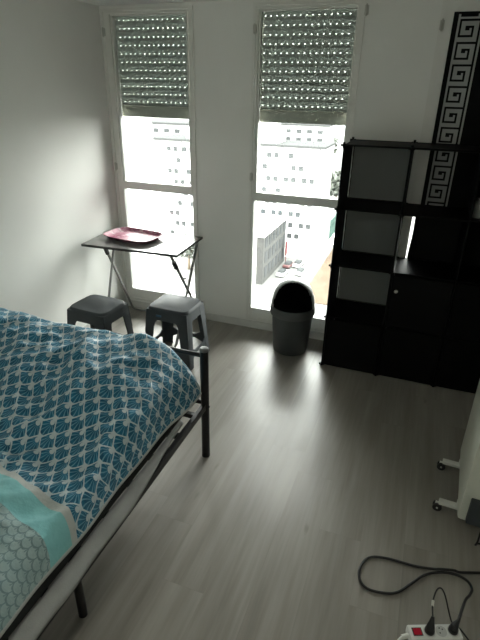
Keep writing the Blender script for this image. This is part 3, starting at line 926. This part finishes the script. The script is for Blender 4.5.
def far(x0, x1, y0, y1, z1, label, fl):
    t = thing('distant_building', label, 'building', ((x0 + x1) / 2, (y0 + y1) / 2, GZ)); s_ = t.location.copy()
    bm = BM(); box(bm, x0, x1, y0, y1, GZ, z1); obj('wall', bm, M['block'], t, shift=s_)
    bm = BM(); box(bm, x0 - .4, x1 + .4, y0 - .4, y1 + .4, z1, z1 + .8); obj('roof', bm, M['roofedge'], t, shift=s_)
    n = int((x1 - x0) / 5)
    for f_ in range(fl):
        for k in range(n):
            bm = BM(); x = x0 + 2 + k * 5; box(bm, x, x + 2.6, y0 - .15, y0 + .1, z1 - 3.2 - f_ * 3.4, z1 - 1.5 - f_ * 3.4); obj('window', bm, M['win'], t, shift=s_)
far(-118, -92, 190, 205, -13, 'pale distant building beyond the apartment block, seen through the left window', 3)
far(-66, -44, 230, 245, -14, 'pale distant building left of the far trees, behind the apartment block', 3)
far(-40, -20, 300, 318, -17.5, 'farthest pale building right above the apartment block roof', 3)
for x, y, h, r, l, sd in ((-52, 262, 24, 7.5, 'left one of the far trees above the apartment block roof', 5), (-33, 270, 26, 8, 'middle one of the far trees above the apartment block roof', 6), (-104, 240, 26, 10, 'far tree above the roof seen through the left window', 7)):
    tree(x, y, h, r, l, sd)

# ------------------------------------------------------------------ light
FILL = 2.1  # glow strength of the added fill globe
wd = bpy.data.worlds.new('overcast'); SC.world = wd; wd.use_nodes = True
t = wd.node_tree; bg = t.nodes['Background']
gx, gy, gz = sep(t, coords(t, 'Generated'))
c = mixc(t, gz.max(0.0).min(1.0), (.66, .655, .62), (1.40, 1.42, 1.38))     # overcast: brighter towards the zenith
t.links.new(c, bg.inputs['Color']); bg.inputs['Strength'].default_value = 6.0
for k in range(2):
    x0, x1 = WIN[k]
    l = bpy.data.lights.new('window_portal', 'AREA'); l.shape = 'RECTANGLE'; l.size = x1 - x0; l.size_y = 2.25
    l.cycles.is_portal = True
    lo = bpy.data.objects.new('window_portal', l); COL.objects.link(lo)
    lo.location = ((x0 + x1) / 2, .15, 1.23); lo.rotation_euler = (R(-90), 0, 0)

# added out-of-view fill globe on a short stem, brightens the window wall
lp = thing('fill_globe', 'added round white fill globe under the ceiling, behind the viewpoint', 'lamp', (-.55, -3.5, ZC))
b = BM(); lathe(b, [(0, 0), (.06, 0), (.06, -.018), (.012, -.03), (.012, -.09), (0, -.09)], 24); obj('stem', b, M['castorw'], lp, smooth='auto')
gm = bpy.data.materials.new('fill_globe_glow'); gm.use_nodes = True
gb = gm.node_tree.nodes['Principled BSDF']; gb.inputs['Base Color'].default_value = (.8, .8, .78, 1)
gb.inputs['Emission Color'].default_value = (1.0, .95, .86, 1); gb.inputs['Emission Strength'].default_value = FILL
b = BM(); bmesh.ops.create_uvsphere(b, u_segments=24, v_segments=14, radius=.12, matrix=Matrix.Translation((0, 0, -.20)))
obj('globe', b, gm, lp, smooth=True)

# ------------------------------------------------------------------ camera
f_px, pitch, yaw, roll = 485.02, .4490, .3489, .0173
cam = bpy.data.cameras.new('camera'); co = bpy.data.objects.new('camera', cam); COL.objects.link(co)
cam.sensor_fit = 'AUTO'; cam.sensor_width = 36; cam.lens = f_px / 640 * 36; cam.clip_end = 3000; cam.clip_start = .02
c_, s_ = math.cos(yaw), math.sin(yaw); cp, sp_ = math.cos(pitch), math.sin(pitch)
r_ = Vector((c_, s_, 0)); d_ = Vector((-s_, c_, 0)); zz = Vector((0, 0, 1))
fw = d_ * cp - zz * sp_; up = d_ * sp_ + zz * cp
r2 = r_ * math.cos(roll) + up * math.sin(roll); u2 = up * math.cos(roll) - r_ * math.sin(roll)
mw = Matrix((r2, u2, -fw)).transposed().to_4x4(); mw.translation = Vector((0, -3.610, 1.9))
co.matrix_world = mw
SC.camera = co

SC.view_settings.view_transform = 'Standard'; SC.view_settings.look = 'None'
SC.view_settings.gamma = 1; SC.view_settings.use_curve_mapping = False
SC.view_settings.exposure = 2.25
cy_ = SC.cycles
cy_.use_denoising = True
cy_.max_bounces = 14; cy_.diffuse_bounces = 8; cy_.glossy_bounces = 5; cy_.transparent_max_bounces = 16
cy_.caustics_reflective = False; cy_.caustics_refractive = False
cy_.sample_clamp_indirect = 8
